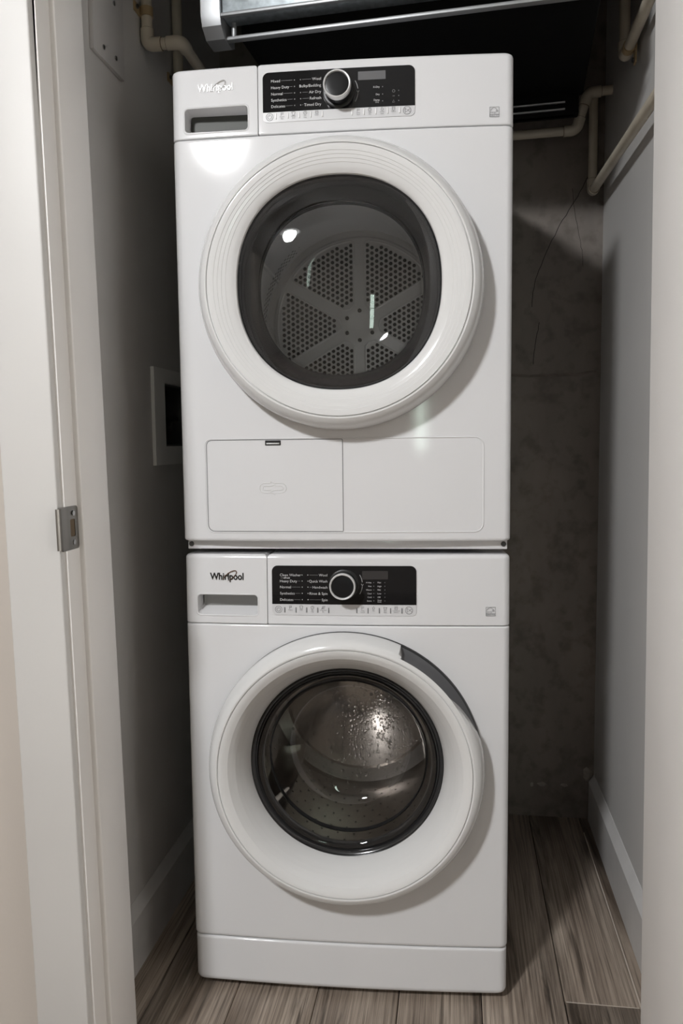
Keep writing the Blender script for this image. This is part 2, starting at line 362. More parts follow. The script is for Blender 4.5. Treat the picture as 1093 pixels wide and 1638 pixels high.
# concrete wall relief: formwork ridge, cracks, plaster dabs
bm = bmesh.new(); pts = [(XL+.01+i*(XR-XL-.02)/40, YB-.001, 1.222+random.uniform(-.0025, .0025)+.004*math.sin(i*.5)) for i in range(41)]
tube(bm, pts, .0035, 6); obj('form_seam', bm, 'concrete_line', wb)
def crack(pts, r):
    bm = bmesh.new(); P = []
    for a, b in zip(pts, pts[1:]):
        for k in range(6):
            t = k/6; P.append((a[0]*(1-t)+b[0]*t+random.uniform(-.0015, .0015), YB, a[1]*(1-t)+b[1]*t))
    P.append((pts[-1][0], YB, pts[-1][1])); tube(bm, P, r, 5); return obj('crack', bm, 'crack', wb)
crack([(.545, 1.74), (.515, 1.68), (.47, 1.61), (.43, 1.53), (.405, 1.46), (.40, 1.40)], .0009)
crack([(.50, 1.70), (.51, 1.62), (.525, 1.55), (.53, 1.50)], .0005)
crack([(.42, 1.36), (.41, 1.30), (.405, 1.25)], .0008)
def dab(x, z, rx, rz):
    bm = bmesh.new(); n = 14; ring = [(x+rx*math.cos(2*PI*i/n)*random.uniform(.7, 1.1), YB-.0005, z+rz*math.sin(2*PI*i/n)*random.uniform(.7, 1.1)) for i in range(n)]
    ring2 = [(x+(p[0]-x)*.8, YB-.003, z+(p[2]-z)*.8) for p in ring]; loft(bm, [ring, ring2]); return obj('plaster_dab', bm, 'plaster', wb)
dab(.562, .125, .016, .022); dab(.50, .092, .010, .005); dab(.44, .092, .014, .007); dab(.412, .09, .005, .009)

# ------------------------------------------------------------------ ceiling lamp
lp = tag(empty('ceiling_lamp', (LAMP.x, LAMP.y, CEIL)), 'round opal globe lamp under a grey shade hanging from the hall ceiling', 'lamp')
def zl(prof, seg=48):
    bm = bmesh.new(); loft(bm, [[(r*math.cos(2*PI*i/seg), r*math.sin(2*PI*i/seg), z) for i in range(seg)] for r, z in prof]); return bm
zc_ = LAMP.z-CEIL
obj('base', zl([(.065, 0), (.065, -.012), (.012, -.020), (.012, zc_+LAMP_R+.03)]), 'lamp_shade', lp)
obj('shade', zl([(.012, zc_+LAMP_R+.03)]+[(.012+.178*math.sin(t), zc_+.03+LAMP_R*math.cos(t)) for t in [PI/2*k/10 for k in range(1, 11)]]+[(.186, zc_+.03)]), 'lamp_shade', lp)  # added to keep the globe's light off the ceiling
obj('globe', zl([(LAMP_R*math.sin(t), zc_+LAMP_R*math.cos(t)) for t in [.02+(PI-.04)*k/24 for k in range(25)]]), 'lamp_glass', lp)

# ------------------------------------------------------------------ machines
HW = .298; BULGE = .0085; TH = .0484
def fy(x): return -BULGE*(1-(x/HW)**2)
def plan(xa, xb, e, rl, rr_, back=.60, ysh=0.0, n=24):
    """plan outline: back-left, left corner, bulged front, right corner, back-right"""
    a, b = xa+e, xb-e; out = [(a, back-e)]
    f = lambda x: fy(x)+e+ysh
    if rl:
        yc = f(a+rl)+rl
        for k in range(9):
            t = PI+.5*PI*k/8; out.append((a+rl+rl*math.cos(t), yc+rl*math.sin(t)))
        s = a+rl
    else: out.append((a, f(a))); s = a
    q = b-rr_ if rr_ else b
    for k in range(1, n): x = s+(q-s)*k/n; out.append((x, f(x)))
    if rr_:
        yc = f(q)+rr_
        for k in range(9):
            t = 1.5*PI+.5*PI*k/8; out.append((q+rr_*math.cos(t), yc+rr_*math.sin(t)))
    else: out.append((b, f(b)))
    out.append((b, back-e)); return out
def shell(xa, xb, z0, z1, rb=.004, rt=.004, rl=.014, rr_=.014, back=.60, ysh=0, inset=0, curve=0):
    lev = []
    def cv(z): return .5*curve*max(0, z-(z1-.065))**2 if curve else 0
    for k in range(4):
        t = .5*PI*k/3; lev.append((z0+rb*(1-math.cos(t)), inset+rb*(1-math.sin(t))))
    lev.append((z0+rb+.002, inset))
    if curve: lev += [(z1-.065+k*.01, inset+cv(z1-.065+k*.01)) for k in range(6)]
    lev.append((z1-rt-.002, inset+cv(z1-rt-.002)))
    for k in range(4):
        t = .5*PI*k/3; z = z1-rt*(1-math.sin(t)); lev.append((z, inset+rt*(1-math.cos(t))+cv(z)))
    bm = bmesh.new(); loft(bm, [[(x, y, z) for x, y in plan(xa, xb, e, rl, rr_, back, ysh)] for z, e in lev]); return bm
def plate(outline, off, th, m, name, parent, nx=None):
    """flat plate following the bulged front: outline (x,z) list; front at fy-off, thickness th"""
    bm = bmesh.new(); xs_ = [p[0] for p in outline]
    cx = sum(xs_)/len(xs_); cz = sum(p[1] for p in outline)/len(outline)
    fr = [bm.verts.new((x, fy(x)-off, z)) for x, z in outline]; bk = [bm.verts.new((x, fy(x)-off+th, z)) for x, z in outline]
    n = len(fr)
    for i in range(n): bm.faces.new((fr[i], fr[(i+1) % n], bk[(i+1) % n], bk[i]))
    f = bm.faces.new(fr)
    # slice vertically so that the face follows the bulge
    lo_, hi_ = min(xs_), max(xs_); k = max(1, int((hi_-lo_)/.02))
    for i in range(1, k):
        xx = lo_+(hi_-lo_)*i/k
        bmesh.ops.bisect_plane(bm, geom=list(bm.verts)+list(bm.edges)+list(bm.faces), plane_co=(xx, 0, 0), plane_no=(1, 0, 0))
    for v in bm.verts:
        front = abs(v.co.y-(fy(v.co.x)-off)) < th*.6 or v.co.y < fy(v.co.x)-off+th*.5
        v.co.y = fy(v.co.x)-off if front else fy(v.co.x)-off+th
    return obj(name, bm, m, parent)
OFFS = .0012
def put_text(s, x, z, h, m, parent, name='lettering', align='L', wid=None, bold=.0, off=.0016, ext=.0, yfun=None):
    """h = capital height"""
    me = text_mesh(s, bold, ext); me.materials.clear(); me.materials.append(M[m])
    X = [v.co.x for v in me.vertices]; x0, x1 = min(X), max(X); sc = h/.70; sx = sc if wid is None else wid/(x1-x0)
    ax = {'L': x0, 'R': x1, 'C': (x0+x1)/2}[align]
    for v in me.vertices:
        px = x+(v.co.x-ax)*sx; pz = z+v.co.y*sc-h/2; v.co = (px, fy(px)-off-v.co.z*sc, pz)
    me.name = name
    o = bpy.data.objects.new(name, me); C.objects.link(o); o.parent = parent; return o
def strips(segs, m, parent, name, off=.0016, r=None):
    """printed hairlines / bars: list of (x0,x1,z0,z1)"""
    bm = bmesh.new()
    for x0, x1, z0, z1 in segs:
        k = max(1, int(abs(x1-x0)/.02))
        for i in range(k):
            a, b = x0+(x1-x0)*i/k, x0+(x1-x0)*(i+1)/k
            vs = [bm.verts.new(p) for p in ((a, fy(a)-off, z0), (b, fy(b)-off, z0), (b, fy(b)-off, z1), (a, fy(a)-off, z1))]; bm.faces.new(vs)
    o = obj(name, bm, m, parent); return o
def curve_print(polys, r, m, parent, name, off=.0016, seg=4):
    bm = bmesh.new()
    for pl in polys: tube(bm, [(x, fy(x)-off+r*.6, z) for x, z in pl], r, seg)
    return obj(name, bm, m, parent)
def circ(cx, cz, r, n=20, a0=0, a1=2*PI): return [(cx+r*math.cos(a0+(a1-a0)*k/n), cz+r*math.sin(a0+(a1-a0)*k/n)) for k in range(n+1)]

def energy_mark(parent, x0, x1, z0, z1):
    mk = curve_print([[(x0, z0), (x1, z0), (x1, z1), (x0, z1), (x0, z0)], [(x0, z0+(z1-z0)*.24), (x1, z0+(z1-z0)*.24)]], .00035, 'print_grey', parent, 'certification_mark')
    W_, H_ = x1-x0, z1-z0
    arc = [(x0+W_*(.08+.75*k/16), z0+H_*(.55+.38*math.sin(PI*(.08+.84*k/16)))) for k in range(17)]
    star = []
    for k in range(11): rr2 = (.14 if k % 2 == 0 else .055)*W_; t = PI/2+k*PI/5; star.append((x0+W_*.78+rr2*math.cos(t), z0+H_*.60+rr2*math.sin(t)))
    curve_print([arc, star], .0003, 'print_grey', parent, 'certification_arc')
    put_text('energy', x0+W_*.07, z0+H_*.48, H_*.20, 'print_grey', parent, 'certification_script', wid=W_*.6)
    put_text('ENERGY STAR', (x0+x1)/2, z0+H_*.12, H_*.13, 'print_grey', parent, 'certification_text', 'C', wid=W_*.9)

def pocket_cut(x0, x1, z0, z1):
    """grip pocket: lower face slopes up to the inside"""
    d = .055; rings = []
    for t in (-.02, 0, .35, .7, 1):
        y = t*d if t > 0 else t; zz0 = z0+(z1-z0)*.50*max(0, t)
        rings.append([(x, y-.004, z) for x, z in rrect(x0+.003*max(0, t), x1-.003*max(0, t), zz0, z1-.001*max(0, t), .0065)])
    return loft(bmesh.new(), rings)

def front_panel(root, z0, z1, pz0, pz1, logo_reflects_dark, logo_z, name_logo):
    """drawer + control panel of one machine; returns the control panel part"""
    dr = obj('drawer_front', shell(-HW, -.1420, z0, z1, rt=.007, rb=.002, rr_=.0012, rl=.014, back=.30), 'plastic', root)
    boolean(dr, pocket_cut(-.274, -.1600, pz0, pz1))
    cp = obj('control_panel', shell(-.1410, HW, z0, z1, rt=.007, rb=.002, rl=.0012, rr_=.014, back=.30), 'plastic', root)
    # raised rim of the pocket
    ol = rrect(-.2755, -.1585, pz0-.0015, pz1+.0015, .0075); bm = bmesh.new()
    tube(bm, [(x, fy(x)+.0008, z) for x, z in dense(ol)], .0016, 6, closed=True); obj('pocket_rim', bm, 'plastic', dr)
    obj('pocket_liner', bx(-.2700, -.1640, .030, .034, pz0+(pz1-pz0)*.30, pz1-.0006), 'liner_light' if logo_reflects_dark else 'liner_dark', dr)  # plate added to darken the open pocket like its own shadow
    zc = logo_z
    lg = put_text('Whirlpool', -.2175, zc, .0125, 'logo_dark' if logo_reflects_dark else 'logo_silver', dr, 'logo_lettering', 'C', wid=.0635, bold=.022, off=.0003, ext=.05)
    # swoosh ring: an open tapered ellipse tilted across the letters l and p
    P, R = [], []
    for k in range(41):
        t = math.radians(-125+300*k/40); a, b = .0150, .0058; ca, sa = math.cos(.62), math.sin(.62)
        x, z = a*math.cos(t), b*math.sin(t); px = -.2115+x*ca-z*sa; pz = zc+.0005+x*sa+z*ca
        P.append((px, fy(px)-.0013, pz)); R.append(.00025+.00065*math.sin(PI*k/40)**.8)
    bm = bmesh.new(); tube(bm, P, R, 6); obj('logo_ring', bm, 'logo_bronze' if logo_reflects_dark else 'logo_silver', dr)
    # the fascia leans back a little
    R_ = Matrix.Rotation(-.032, 4, 'X'); p_ = Vector((0, 0, z0))
    for o in (dr, cp): o.rotation_euler.x = -.032; o.location = p_-R_ @ p_
    return dr, cp

def knob(cp, cz, turned=None):
    obj('knob', disc_cap([(.0225, fy(0)+.001), (.0225, -.0385), (.0200, -.0385), (.0196, -.0392), (.0170, -.0396), (.0080, -.0398)], seg=64, cx=0, cz=cz), 'knob_black', cp, sharp=25)
    obj('knob_ring', lathe([(.0232, -.030), (.0238, -.0385), (.0234, -.0412), (.0222, -.0424), (.0208, -.0420), (.0200, -.0405), (.0198, -.036)], seg=64, cx=0, cz=cz), 'chrome', cp)
    obj('knob_collar', lathe([(.0275, fy(0)-.0008), (.0275, fy(0)-.004), (.0262, fy(0)-.005), (.0225, fy(0)-.005)], seg=64, cz=cz), 'black', cp)

def control_face(cp, z0b, z1b, zs, rows, left, right, disp, lcd, kz, btnz, sepz, tf):
    """black display glass, button strip, program names, knob, buttons"""
    g = plate(rrect(-.1325, .1307, z0b, z1b, (.0005, .0005, .0105, .0105)), .0012, .004, 'panel_black', 'display_glass', cp)
    s = plate(rrect(-.1325, .1307, zs, z0b-.0002, (.0085, .0085, .0005, .0005)), .0010, .004, 'button_strip', 'button_strip', cp)
    plate(rrect(disp[0], disp[1], disp[2], disp[3], .0006), .00155, .001, lcd, 'display_window', cp)
    hair, dots = [], []
    for (z, l, r_) in zip(rows, left, right):
        a = put_text(l, -.1175, z, .0047, 'print_white', cp, 'program_name', 'L', off=.0017)
        b = put_text(r_, -.0302, z, .0047, 'print_white', cp, 'program_name', 'R', off=.0017)
        ax = max(v.co.x for v in a.data.vertices); bx_ = min(v.co.x for v in b.data.vertices)
        hair += [(ax+.0015, -.0800, z-.0002, z+.0002), (-.0630, bx_-.0015, z-.0002, z+.0002)]
        dots += [circ(-.0765, z, .0006, 6), circ(-.0660, z, .0006, 6)]
    for h in hair:
        if h[1] > h[0]: strips([h], 'print_dim', cp, 'program_line', off=.0017)
    tag(curve_print(dots, .0004, 'print_white', cp, 'program_lights'), kind='stuff')
    knob(cp, kz)
    # arrow marks beside the knob
    curve_print([circ(0, kz, .0335, 8, -.55, -.12), circ(0, kz, .0335, 8, .12, .55), [(.0315, kz+.001), (.0335, kz-.003), (.0350, kz+.0005)]], .00045, 'print_white', cp, 'turn_arrows')
    # buttons
    bl = [-.1207, -.0987, -.0787, -.0582, -.0381]; br = [.0337, .0535, .0745, .0942, .1172]
    sl = [-.1093, -.0885, -.0688, -.0485, -.0283]; sr = [.0229, .0433, .0637, .0841, .1046]
    curve_print([circ(bl[0], btnz, .0062, 24), circ(bl[0], btnz, .0034, 14, PI*.66, PI*2.34), [(bl[0], btnz+.001), (bl[0], btnz+.0042)]], .00035, 'print_grey', cp, 'power_button_mark')
    curve_print([circ(br[4], btnz, .0066, 24), [(br[4]-.0035, btnz+.0036), (br[4]+.002, btnz), (br[4]-.0035, btnz-.0036), (br[4]-.0035, btnz+.0036)], [(br[4]+.005, btnz+.0026), (br[4]+.001, btnz), (br[4]+.005, btnz-.0026)]], .00035, 'print_grey', cp, 'start_button_mark')
    for x in sl+sr:
        bm = bmesh.new(); box(bm, x-.0009, x+.0009, fy(x)-.0026, fy(x), sepz-.0048, sepz+.0048, bev=.0006); obj('button_divider', bm, 'print_light' if not tf else 'print_grey', cp)
    return g

def small_marks(cp, zt, items):
    """icons (short outlines) with captions under them: (x, kind, lines)"""
    for x, kind, lines in items:
        z = zt+.0035
        if kind == 'flag': pl = [[(x-.0018, z-.0028), (x-.0018, z+.0028), (x+.0020, z+.0022), (x+.0020, z-.0002), (x-.0018, z+.0002)]]
        elif kind == 'shirt': pl = [[(x-.0032, z+.002), (x-.0015, z+.003), (x+.0015, z+.003), (x+.0032, z+.002), (x+.0022, z), (x+.0018, z-.003), (x-.0018, z-.003), (x-.0022, z), (x-.0032, z+.002)]]
        elif kind == 'clock': pl = [circ(x, z, .0028, 14), [(x, z+.0018), (x, z), (x+.0014, z)]]
        elif kind == 'tub': pl = [[(x-.003, z+.002), (x-.0022, z-.0026), (x+.0022, z-.0026), (x+.003, z+.002)], [(x-.0026, z+.0006), (x-.0008, z+.0012), (x+.0008, z+.0004), (x+.0026, z+.001)]]
        elif kind == 'drop': pl = [circ(x, z-.0006, .0020, 12, PI*.75, PI*2.25), [(x-.0014, z+.0008), (x, z+.0032), (x+.0014, z+.0008)]]
        elif kind == 'leaf': pl = [[(x-.003, z-.002), (x-.001, z+.002), (x+.003, z+.0026), (x+.0018, z-.0014), (x-.003, z-.002)], [(x-.0034, z-.003), (x+.001, z+.001)]]
        else: pl = [[(x-.0022, z-.0026), (x+.0022, z-.0026), (x+.0022, z+.0026), (x-.0022, z+.0026), (x-.0022, z-.0026)], [(x-.0022, z+.0005), (x+.0022, z+.0005)]]
        curve_print(pl, .00032, 'print_grey', cp, 'button_icon')
        for i, ln in enumerate(lines):
            put_text(ln, x, zt-.0012-.0030*i, .0017, 'print_grey', cp, 'button_caption', 'C', off=.0017, bold=.01)

# ---------- washing machine
wash = tag(empty('washing_machine', (0, 0, 0), TH), 'white front-loading washing machine with wet dark glass, lower of the stack on the floor', 'washing machine')
WZ = .4540
def cyl_y(r, y0, y1, cx, cz, seg=96): return loft(bmesh.new(), [[(cx+r*math.cos(2*PI*i/seg), y, cz+r*math.sin(2*PI*i/seg)) for i in range(seg)] for y in (y0, y1)])
wbody = obj('body', shell(-HW, HW, .1052, .7155, rb=.006, rt=.003), 'enamel', wash)
boolean(wbody, cyl_y(.215, -.05, .42, 0, WZ))
obj('kick_panel', shell(-HW+.001, HW-.001, .0128, .1040, rb=.010, rt=.0035, back=.06, rl=.016, rr_=.016), 'plastic', wash)
obj('top_plate', bx(-.292, .292, .28, .598, .7158, .8450, bev=.004), 'enamel', wash)
for sx in (-1, 1):
    for y in (.075, .54):
        bm = bmesh.new(); seg = 16
        loft(bm, [[(sx*.25+r*math.cos(2*PI*i/seg), y+r*math.sin(2*PI*i/seg), z) for i in range(seg)] for r, z in ((.018, 0.0), (.018, .010), (.008, .012), (.008, .106))]); obj('levelling_foot', bm, 'black', wash)
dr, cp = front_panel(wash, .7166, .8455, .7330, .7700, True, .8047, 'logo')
rows_w = [.8082, .7970, .7860, .7745, .7629]
control_face(cp, .7545, .8252, .7342, rows_w, ['Clean Washer', 'Heavy Duty', 'Normal', 'Synthetics', 'Delicates'], ['Wool', 'Quick Wash', 'Handwash', 'Rinse & Spin', 'Spin'], (.0331, .0799, .8009, .8161), 'lcd_dark', .7895+.002, .7447, .7440, True)
put_text('with', -.1165, .8030, .0022, 'print_dim', cp, 'program_name', 'L'); put_text('affresh', -.1105, .8030, .0030, 'print_white', cp, 'program_name', 'L', bold=.02)
for i, (a, b) in enumerate(zip(['X-Hot', 'Hot', 'Warm', 'Cool', 'Cold', 'Extra'], ['Max', 'High', 'Mid', 'Low', 'Off', 'Rinse Hold'])):
    z = .7951-.00666*i
    put_text(a, .0500, z, .0027, 'print_white', cp, 'indicator_name', 'R')
    if i < 5: put_text(b, .0610, z, .0027, 'print_white', cp, 'indicator_name', 'L')
    else:
        put_text('Rinse', .0610, z+.0012, .0023, 'print_white', cp, 'indicator_name', 'L'); put_text('Hold', .0610, z-.0018, .0023, 'print_white', cp, 'indicator_name', 'L')
tag(curve_print([circ(x, .7951-.00666*i, .0005, 6) for i in range(6) for x in (.0540, .0740)], .0003, 'print_dim', cp, 'indicator_lights'), kind='stuff')
small_marks(cp, .7452, [(-.0987, 'flag', ['Program']), (-.0787, 'shirt', ['Color']), (-.0582, 'clock', ['Start', 'Delay']), (-.0381, 'leaf', ['Quick Wash', 'Eco']), (.0337, 'flag', ['Temp', 'Control']), (.0535, 'drop', ['Spin']), (.0745, 'tub', ['Extra', 'Rinse']), (.0942, 'lock', ['Control Lock', 'Hold 3 s'])])
energy_mark(cp, .2549, .2715, .7353, .7510)

# washer door
def washer_mod(t, k, r, y):
    d = math.degrees(t)
    a0, a1 = 13.5, 65.5
    if a0 < d < a1 and y > -.056 and r > .20:
        q = (d-a0)/(a1-a0); dip = .0215*min(1, (1-q)/.05)**.7*min(1, q/.55)**1.0
        r = min(r, .2525-dip)
    return r, y
wd = obj('door', lathe([(.2300, -.0040), (.2440, -.0120), (.2510, -.0150), (.2525, -.0230), (.2515, -.0340), (.2485, -.0450), (.2440, -.0535), (.2385, -.0590), (.2325, -.0610), (.2302, -.0606), (.2297, -.0575), (.2287, -.0575), (.2282, -.0604), (.2240, -.0600),
    (.2180, -.0570), (.2120, -.0530), (.2117, -.0524), (.2060, -.0480), (.2057, -.0474), (.2000, -.0420), (.1997, -.0413), (.1945, -.0345), (.1942, -.0338), (.1890, -.0255), (.1840, -.0140), (.1800, .0000), (.1792, .0060)], seg=240, cz=WZ, mod=washer_mod), 'door_white', wash, sharp=28)
obj('door_gasket', lathe([(.2515, .012), (.2518, -.005), (.2500, -.015), (.2440, -.020), (.2250, -.020), (.2150, -.004)], seg=128, cz=WZ), 'black', wd)
# grip recess floor behind the cut-out
bm = bmesh.new(); rings = []
for d in range(12, 68):
    t = math.radians(d); q = (d-12)/55
    rings.append([(r*math.cos(t), y, WZ+r*math.sin(t)) for r, y in ((.2495, -.0205), (.2400, -.0260), (.2305, -.0500))])
loft(bm, rings, cap=False, closed=False); obj('grip_recess', bm, 'grip_grey', wd)
obj('glass_trim', lathe([(.1800, .0000), (.1785, .0010), (.1765, -.0005), (.1740, .0010), (.1715, .0050), (.1690, .0040), (.1660, .0120), (.1600, .0200)], seg=128, cz=WZ), 'trim_black', wd)
# glass bowl, offset and tilted into the drum
def bowl_mod(cx, cz, dz):
    return None
bowl = [(.1690, .0060), (.1660, .0020), (.1600, .0030), (.1540, .0090), (.1490, .0250), (.1450, .0500), (.1400, .0750), (.1330, .0950), (.1220, .1080), (.1080, .1150), (.0800, .1200), (.0400, .1215)]
gb = obj('glass_bowl', disc_cap(bowl, seg=128, cz=WZ), 'glass_w', wd)
obj('bowl_edge', lathe([(.1470, .030), (.1500, .034), (.1520, .044), (.1500, .050)], seg=128, cz=WZ), 'rubber', wd)
# droplets on the glass
bm = bmesh.new(); ndrop = 0; tri = 0
while ndrop < 520:
    x = random.gauss(.055, .045); z = random.gauss(.035, .05)
    if random.random() < .12: x = random.uniform(-.12, .12); z = random.uniform(-.12, .1)
    r = math.hypot(x, z)
    if r > .128: continue
    y = None
    for (ra, ya), (rb_, yb_) in zip(bowl[3:], bowl[4:]+[(0, .1217)]):
        if rb_ <= r <= ra: y = ya+(yb_-ya)*(ra-r)/(ra-rb_); break
    if y is None: continue
    s = random.uniform(.0010, .0026)*(1.4 if random.random() < .1 else 1); el = random.uniform(1, 1.7)
    top = bm.verts.new((x, y-s*.8, WZ+z)); ring = [bm.verts.new((x+s*math.cos(2*PI*k/7), y-.0001, WZ+z+s*el*math.sin(2*PI*k/7))) for k in range(7)]
    mid = [bm.verts.new((x+.7*s*math.cos(2*PI*k/7), y-s*.55, WZ+z+.7*s*el*math.sin(2*PI*k/7))) for k in range(7)]
    for k in range(7):
        j = (k+1) % 7; bm.faces.new((ring[k], ring[j], mid[j], mid[k])); bm.faces.new((mid[k], mid[j], top))
    ndrop += 1
tag(obj('water_droplets', bm, 'water', wd), kind='stuff')
# drum
drum = obj('drum', disc_cap([(.2100, .030), (.2140, .040), (.2140, .060), (.2100, .075), (.2140, .090), (.2145, .385), (.2100, .400), (.1800, .405), (.1700, .395), (.0700, .388), (.0600, .386), (.0300, .385)], seg=96, cz=WZ), 'steel', wash)
for a in (100, 220, 340):
    t = math.radians(a); rings = []
    for y, hgt in ((.10, .004), (.13, .045), (.20, .055), (.30, .055), (.36, .045), (.385, .004)):
        ring = []
        for da, f in ((-.16, 0), (-.10, .35), (-.05, .85), (0, 1), (.05, .85), (.10, .35), (.16, 0)):
            r = .2140-hgt*f; ring.append((r*math.cos(t+da), y, WZ+r*math.sin(t+da)))
        rings.append(ring)
    bm = bmesh.new(); loft(bm, rings, cap=False, closed=False); obj('lifter', bm, 'steel', drum)
bm = bmesh.new()
for iy in range(11):
    for k in range(40):
        t = 2*PI*(k+.5*(iy % 2))/40; y = .10+.026*iy; r = .2135; s = .0022
        ux, uz = -math.sin(t), math.cos(t)
        bm.faces.new([bm.verts.new((r*math.cos(t)+ux*s*math.cos(q), y+s*math.sin(q), WZ+r*math.sin(t)+uz*s*math.cos(q))) for q in [2*PI*j/6 for j in range(6)]])
tag(obj('drum_holes', bm, 'hole', drum), kind='stuff')
obj('door_seal', lathe([(.2148, .002), (.2100, .012), (.2000, .020), (.1930, .030), (.1960, .040), (.2100, .046), (.2130, .036)], seg=96, cz=WZ), 'rubber', wash)

# ---------- tumble dryer
dry = tag(empty('tumble_dryer', (0, 0, 0), TH), 'white tumble dryer with perforated drum behind dark glass, upper of the stack', 'dryer')
dry.location = (0, 0, .8455)
ZB = .8455
DZ = 1.318-ZB
def local(z): return z-ZB
dbody = obj('body', shell(-HW, HW, local(.8698), local(1.5822), rb=.005, rt=.003, curve=.12), 'enamel', dry)
boolean(dbody, cyl_y(.220, -.05, .52, 0, DZ))
# pressed recess line of the lower service panel and the filter door
obj('bottom_flange', bx(-.2935, .2935, .016, .30, local(.8535), local(.8715), bev=.001), 'plastic', dry)
for x in (-.287, .287):
    bm = disc_cap([(.0048, .0165), (.0046, .0145), (.0038, .0138)], seg=16, cx=x, cz=local(.8628)); obj('screw', bm, 'screw_dark', dry)
for sx in (-1, 1):
    for y in (.09, .53): 
        bm = bmesh.new(); seg = 16
        loft(bm, [[(sx*.24+.02*math.cos(2*PI*i/seg), y+.02*math.sin(2*PI*i/seg), z) for i in range(seg)] for z in (0, local(.8560))]); obj('rubber_foot', bm, 'black', dry)
obj('rear_skirt', bx(-.294, .294, .30, .595, local(.8535), local(.872), bev=.001), 'enamel', dry)
# filter access door (left) and blank service panel (right): pressed outlines
fd = plate(rrect(-.2482, -.0005, local(.8890), local(1.0535), (.012, .0015, .0015, .009)), .0004, .003, 'enamel', 'filter_door', dry)
ol = rrect(-.2490, .0003, local(.8882), local(1.0543), (.0128, .0023, .0023, .0098))
bm = bmesh.new(); tube(bm, [(x, fy(x)-.0002, z) for x, z in dense(ol)], .0006, 5, closed=True); obj('filter_door_seam', bm, 'print_grey', dry)
lt = plate(rrect(-.1400, -.1112, local(1.0440), local(1.0530), .0012), .0009, .002, 'black', 'latch_recess', dry)
obj('latch_tab', bx(-.1375, -.1137, fy(-.125)-.0030, fy(-.125), local(1.0462), local(1.0485), bev=.0008), 'emboss', lt)
sp = rrect(.0015, .2495, local(.8870), local(1.0552), (.001, .016, .016, .001)); bm = bmesh.new()
pts = dense([(.002, local(.8870))]+[p for p in sp if p[0] > .0036]+[(.002, local(1.0552))], closed=False)
tube(bm, [(x, fy(x)+.0003, z) for x, z in pts], .0014, 6); obj('service_panel_outline', bm, 'enamel', dry)
bm = bmesh.new(); q_ = rrect(-.2520, .0015, local(.8860), local(1.0562), (.014, .001, .001, .011)); q_ = [p for p in q_ if p[0] < -.0005]
k_ = max(range(len(q_)), key=lambda i: math.hypot(q_[i][0]-q_[i-1][0], q_[i][1]-q_[i-1][1]) if i else 0)
tl_ = [p for p in q_ if p[1] > local(.97)]; bl_ = [p for p in q_ if p[1] <= local(.97)]
pts2 = dense([(-.001, local(1.0562))]+sorted(tl_, key=lambda p: -p[0]-p[1]*0)+sorted(bl_, key=lambda p: -p[1])+[(-.001, local(.8860))], closed=False)
tube(bm, [(x, fy(x)+.0003, z) for x, z in pts2], .0012, 6); obj('filter_panel_outline', bm, 'enamel', dry)
# embossed loop-of-arrows mark on the filter door
e0 = (-.1270, local(.9672)); P1 = [(e0[0]-.004, e0[1]+.0088), (e0[0]-.016, e0[1]+.0088)]+circ(e0[0]-.0155, e0[1], .0088, 10, PI/2, PI*1.5)+[(e0[0]-.002, e0[1]-.0088)]
P2 = [(2*e0[0]-x, 2*e0[1]-z) for x, z in P1]
P3 = [(e0[0]-.004, e0[1]+.0088), (e0[0]-.004, e0[1]+.0125), (e0[0]+.005, e0[1]+.0065), (e0[0]-.004, e0[1]+.0035)]; P4 = [(2*e0[0]-x, 2*e0[1]-z) for x, z in P3]
P5 = [(e0[0]-.004, e0[1]+.0035), (e0[0]-.014, e0[1]+.0035)]+circ(e0[0]-.0150, e0[1], .0036, 8, PI/2, PI*1.5)+[(e0[0]-.003, e0[1]-.0036)]; P6 = [(2*e0[0]-x, 2*e0[1]-z) for x, z in P5]
curve_print([dense(p, .004, False) for p in (P1, P2, P3, P4, P5, P6)], .0008, 'emboss', fd, 'embossed_arrows', off=.0008, seg=6)
# panel
obj('top_plate', bx(-.293, .293, .28, .598, local(1.5825), local(1.7030), bev=.004), 'enamel', dry)
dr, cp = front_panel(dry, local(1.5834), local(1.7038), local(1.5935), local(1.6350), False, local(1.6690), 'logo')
rows_d = [local(v) for v in (1.6717, 1.6608, 1.6500, 1.6396, 1.6290)]
control_face(cp, local(1.6197), local(1.6868), local(1.6025), rows_d, ['Mixed', 'Heavy Duty', 'Normal', 'Synthetics', 'Delicates'], ['Wool', 'Bulky/Bedding', 'Air Dry', 'Refresh', 'Timed Dry'], (.0336, .0808, local(1.6653), local(1.6796)), 'lcd', local(1.6475), local(1.6117), local(1.6122), False)
for t, z in (('X-Dry', 1.6527), ('Dry', 1.6404), ('Damp', 1.6310)): put_text(t, .0705, local(z), .0030, 'print_white', cp, 'indicator_name', 'R', bold=.01)
put_text('Dry', .0690, local(1.6275), .0026, 'print_white', cp, 'indicator_name', 'R')
tag(curve_print([circ(.0755, local(z), .0006, 6) for z in (1.6527, 1.6404, 1.6290)]+[circ(.103, local(z), .0006, 6) for z in (1.6454, 1.6368, 1.6285)], .0004, 'print_dim', cp, 'indicator_lights'), kind='stuff')
curve_print([circ(.0944, local(1.6448), .0022, 10), [(.0925, local(1.6365)), (.0963, local(1.6365))], [(.0925, local(1.6260)), (.0944, local(1.6305)), (.0963, local(1.6260)), (.0925, local(1.6260))]], .0004, 'print_dim', cp, 'status_icons')
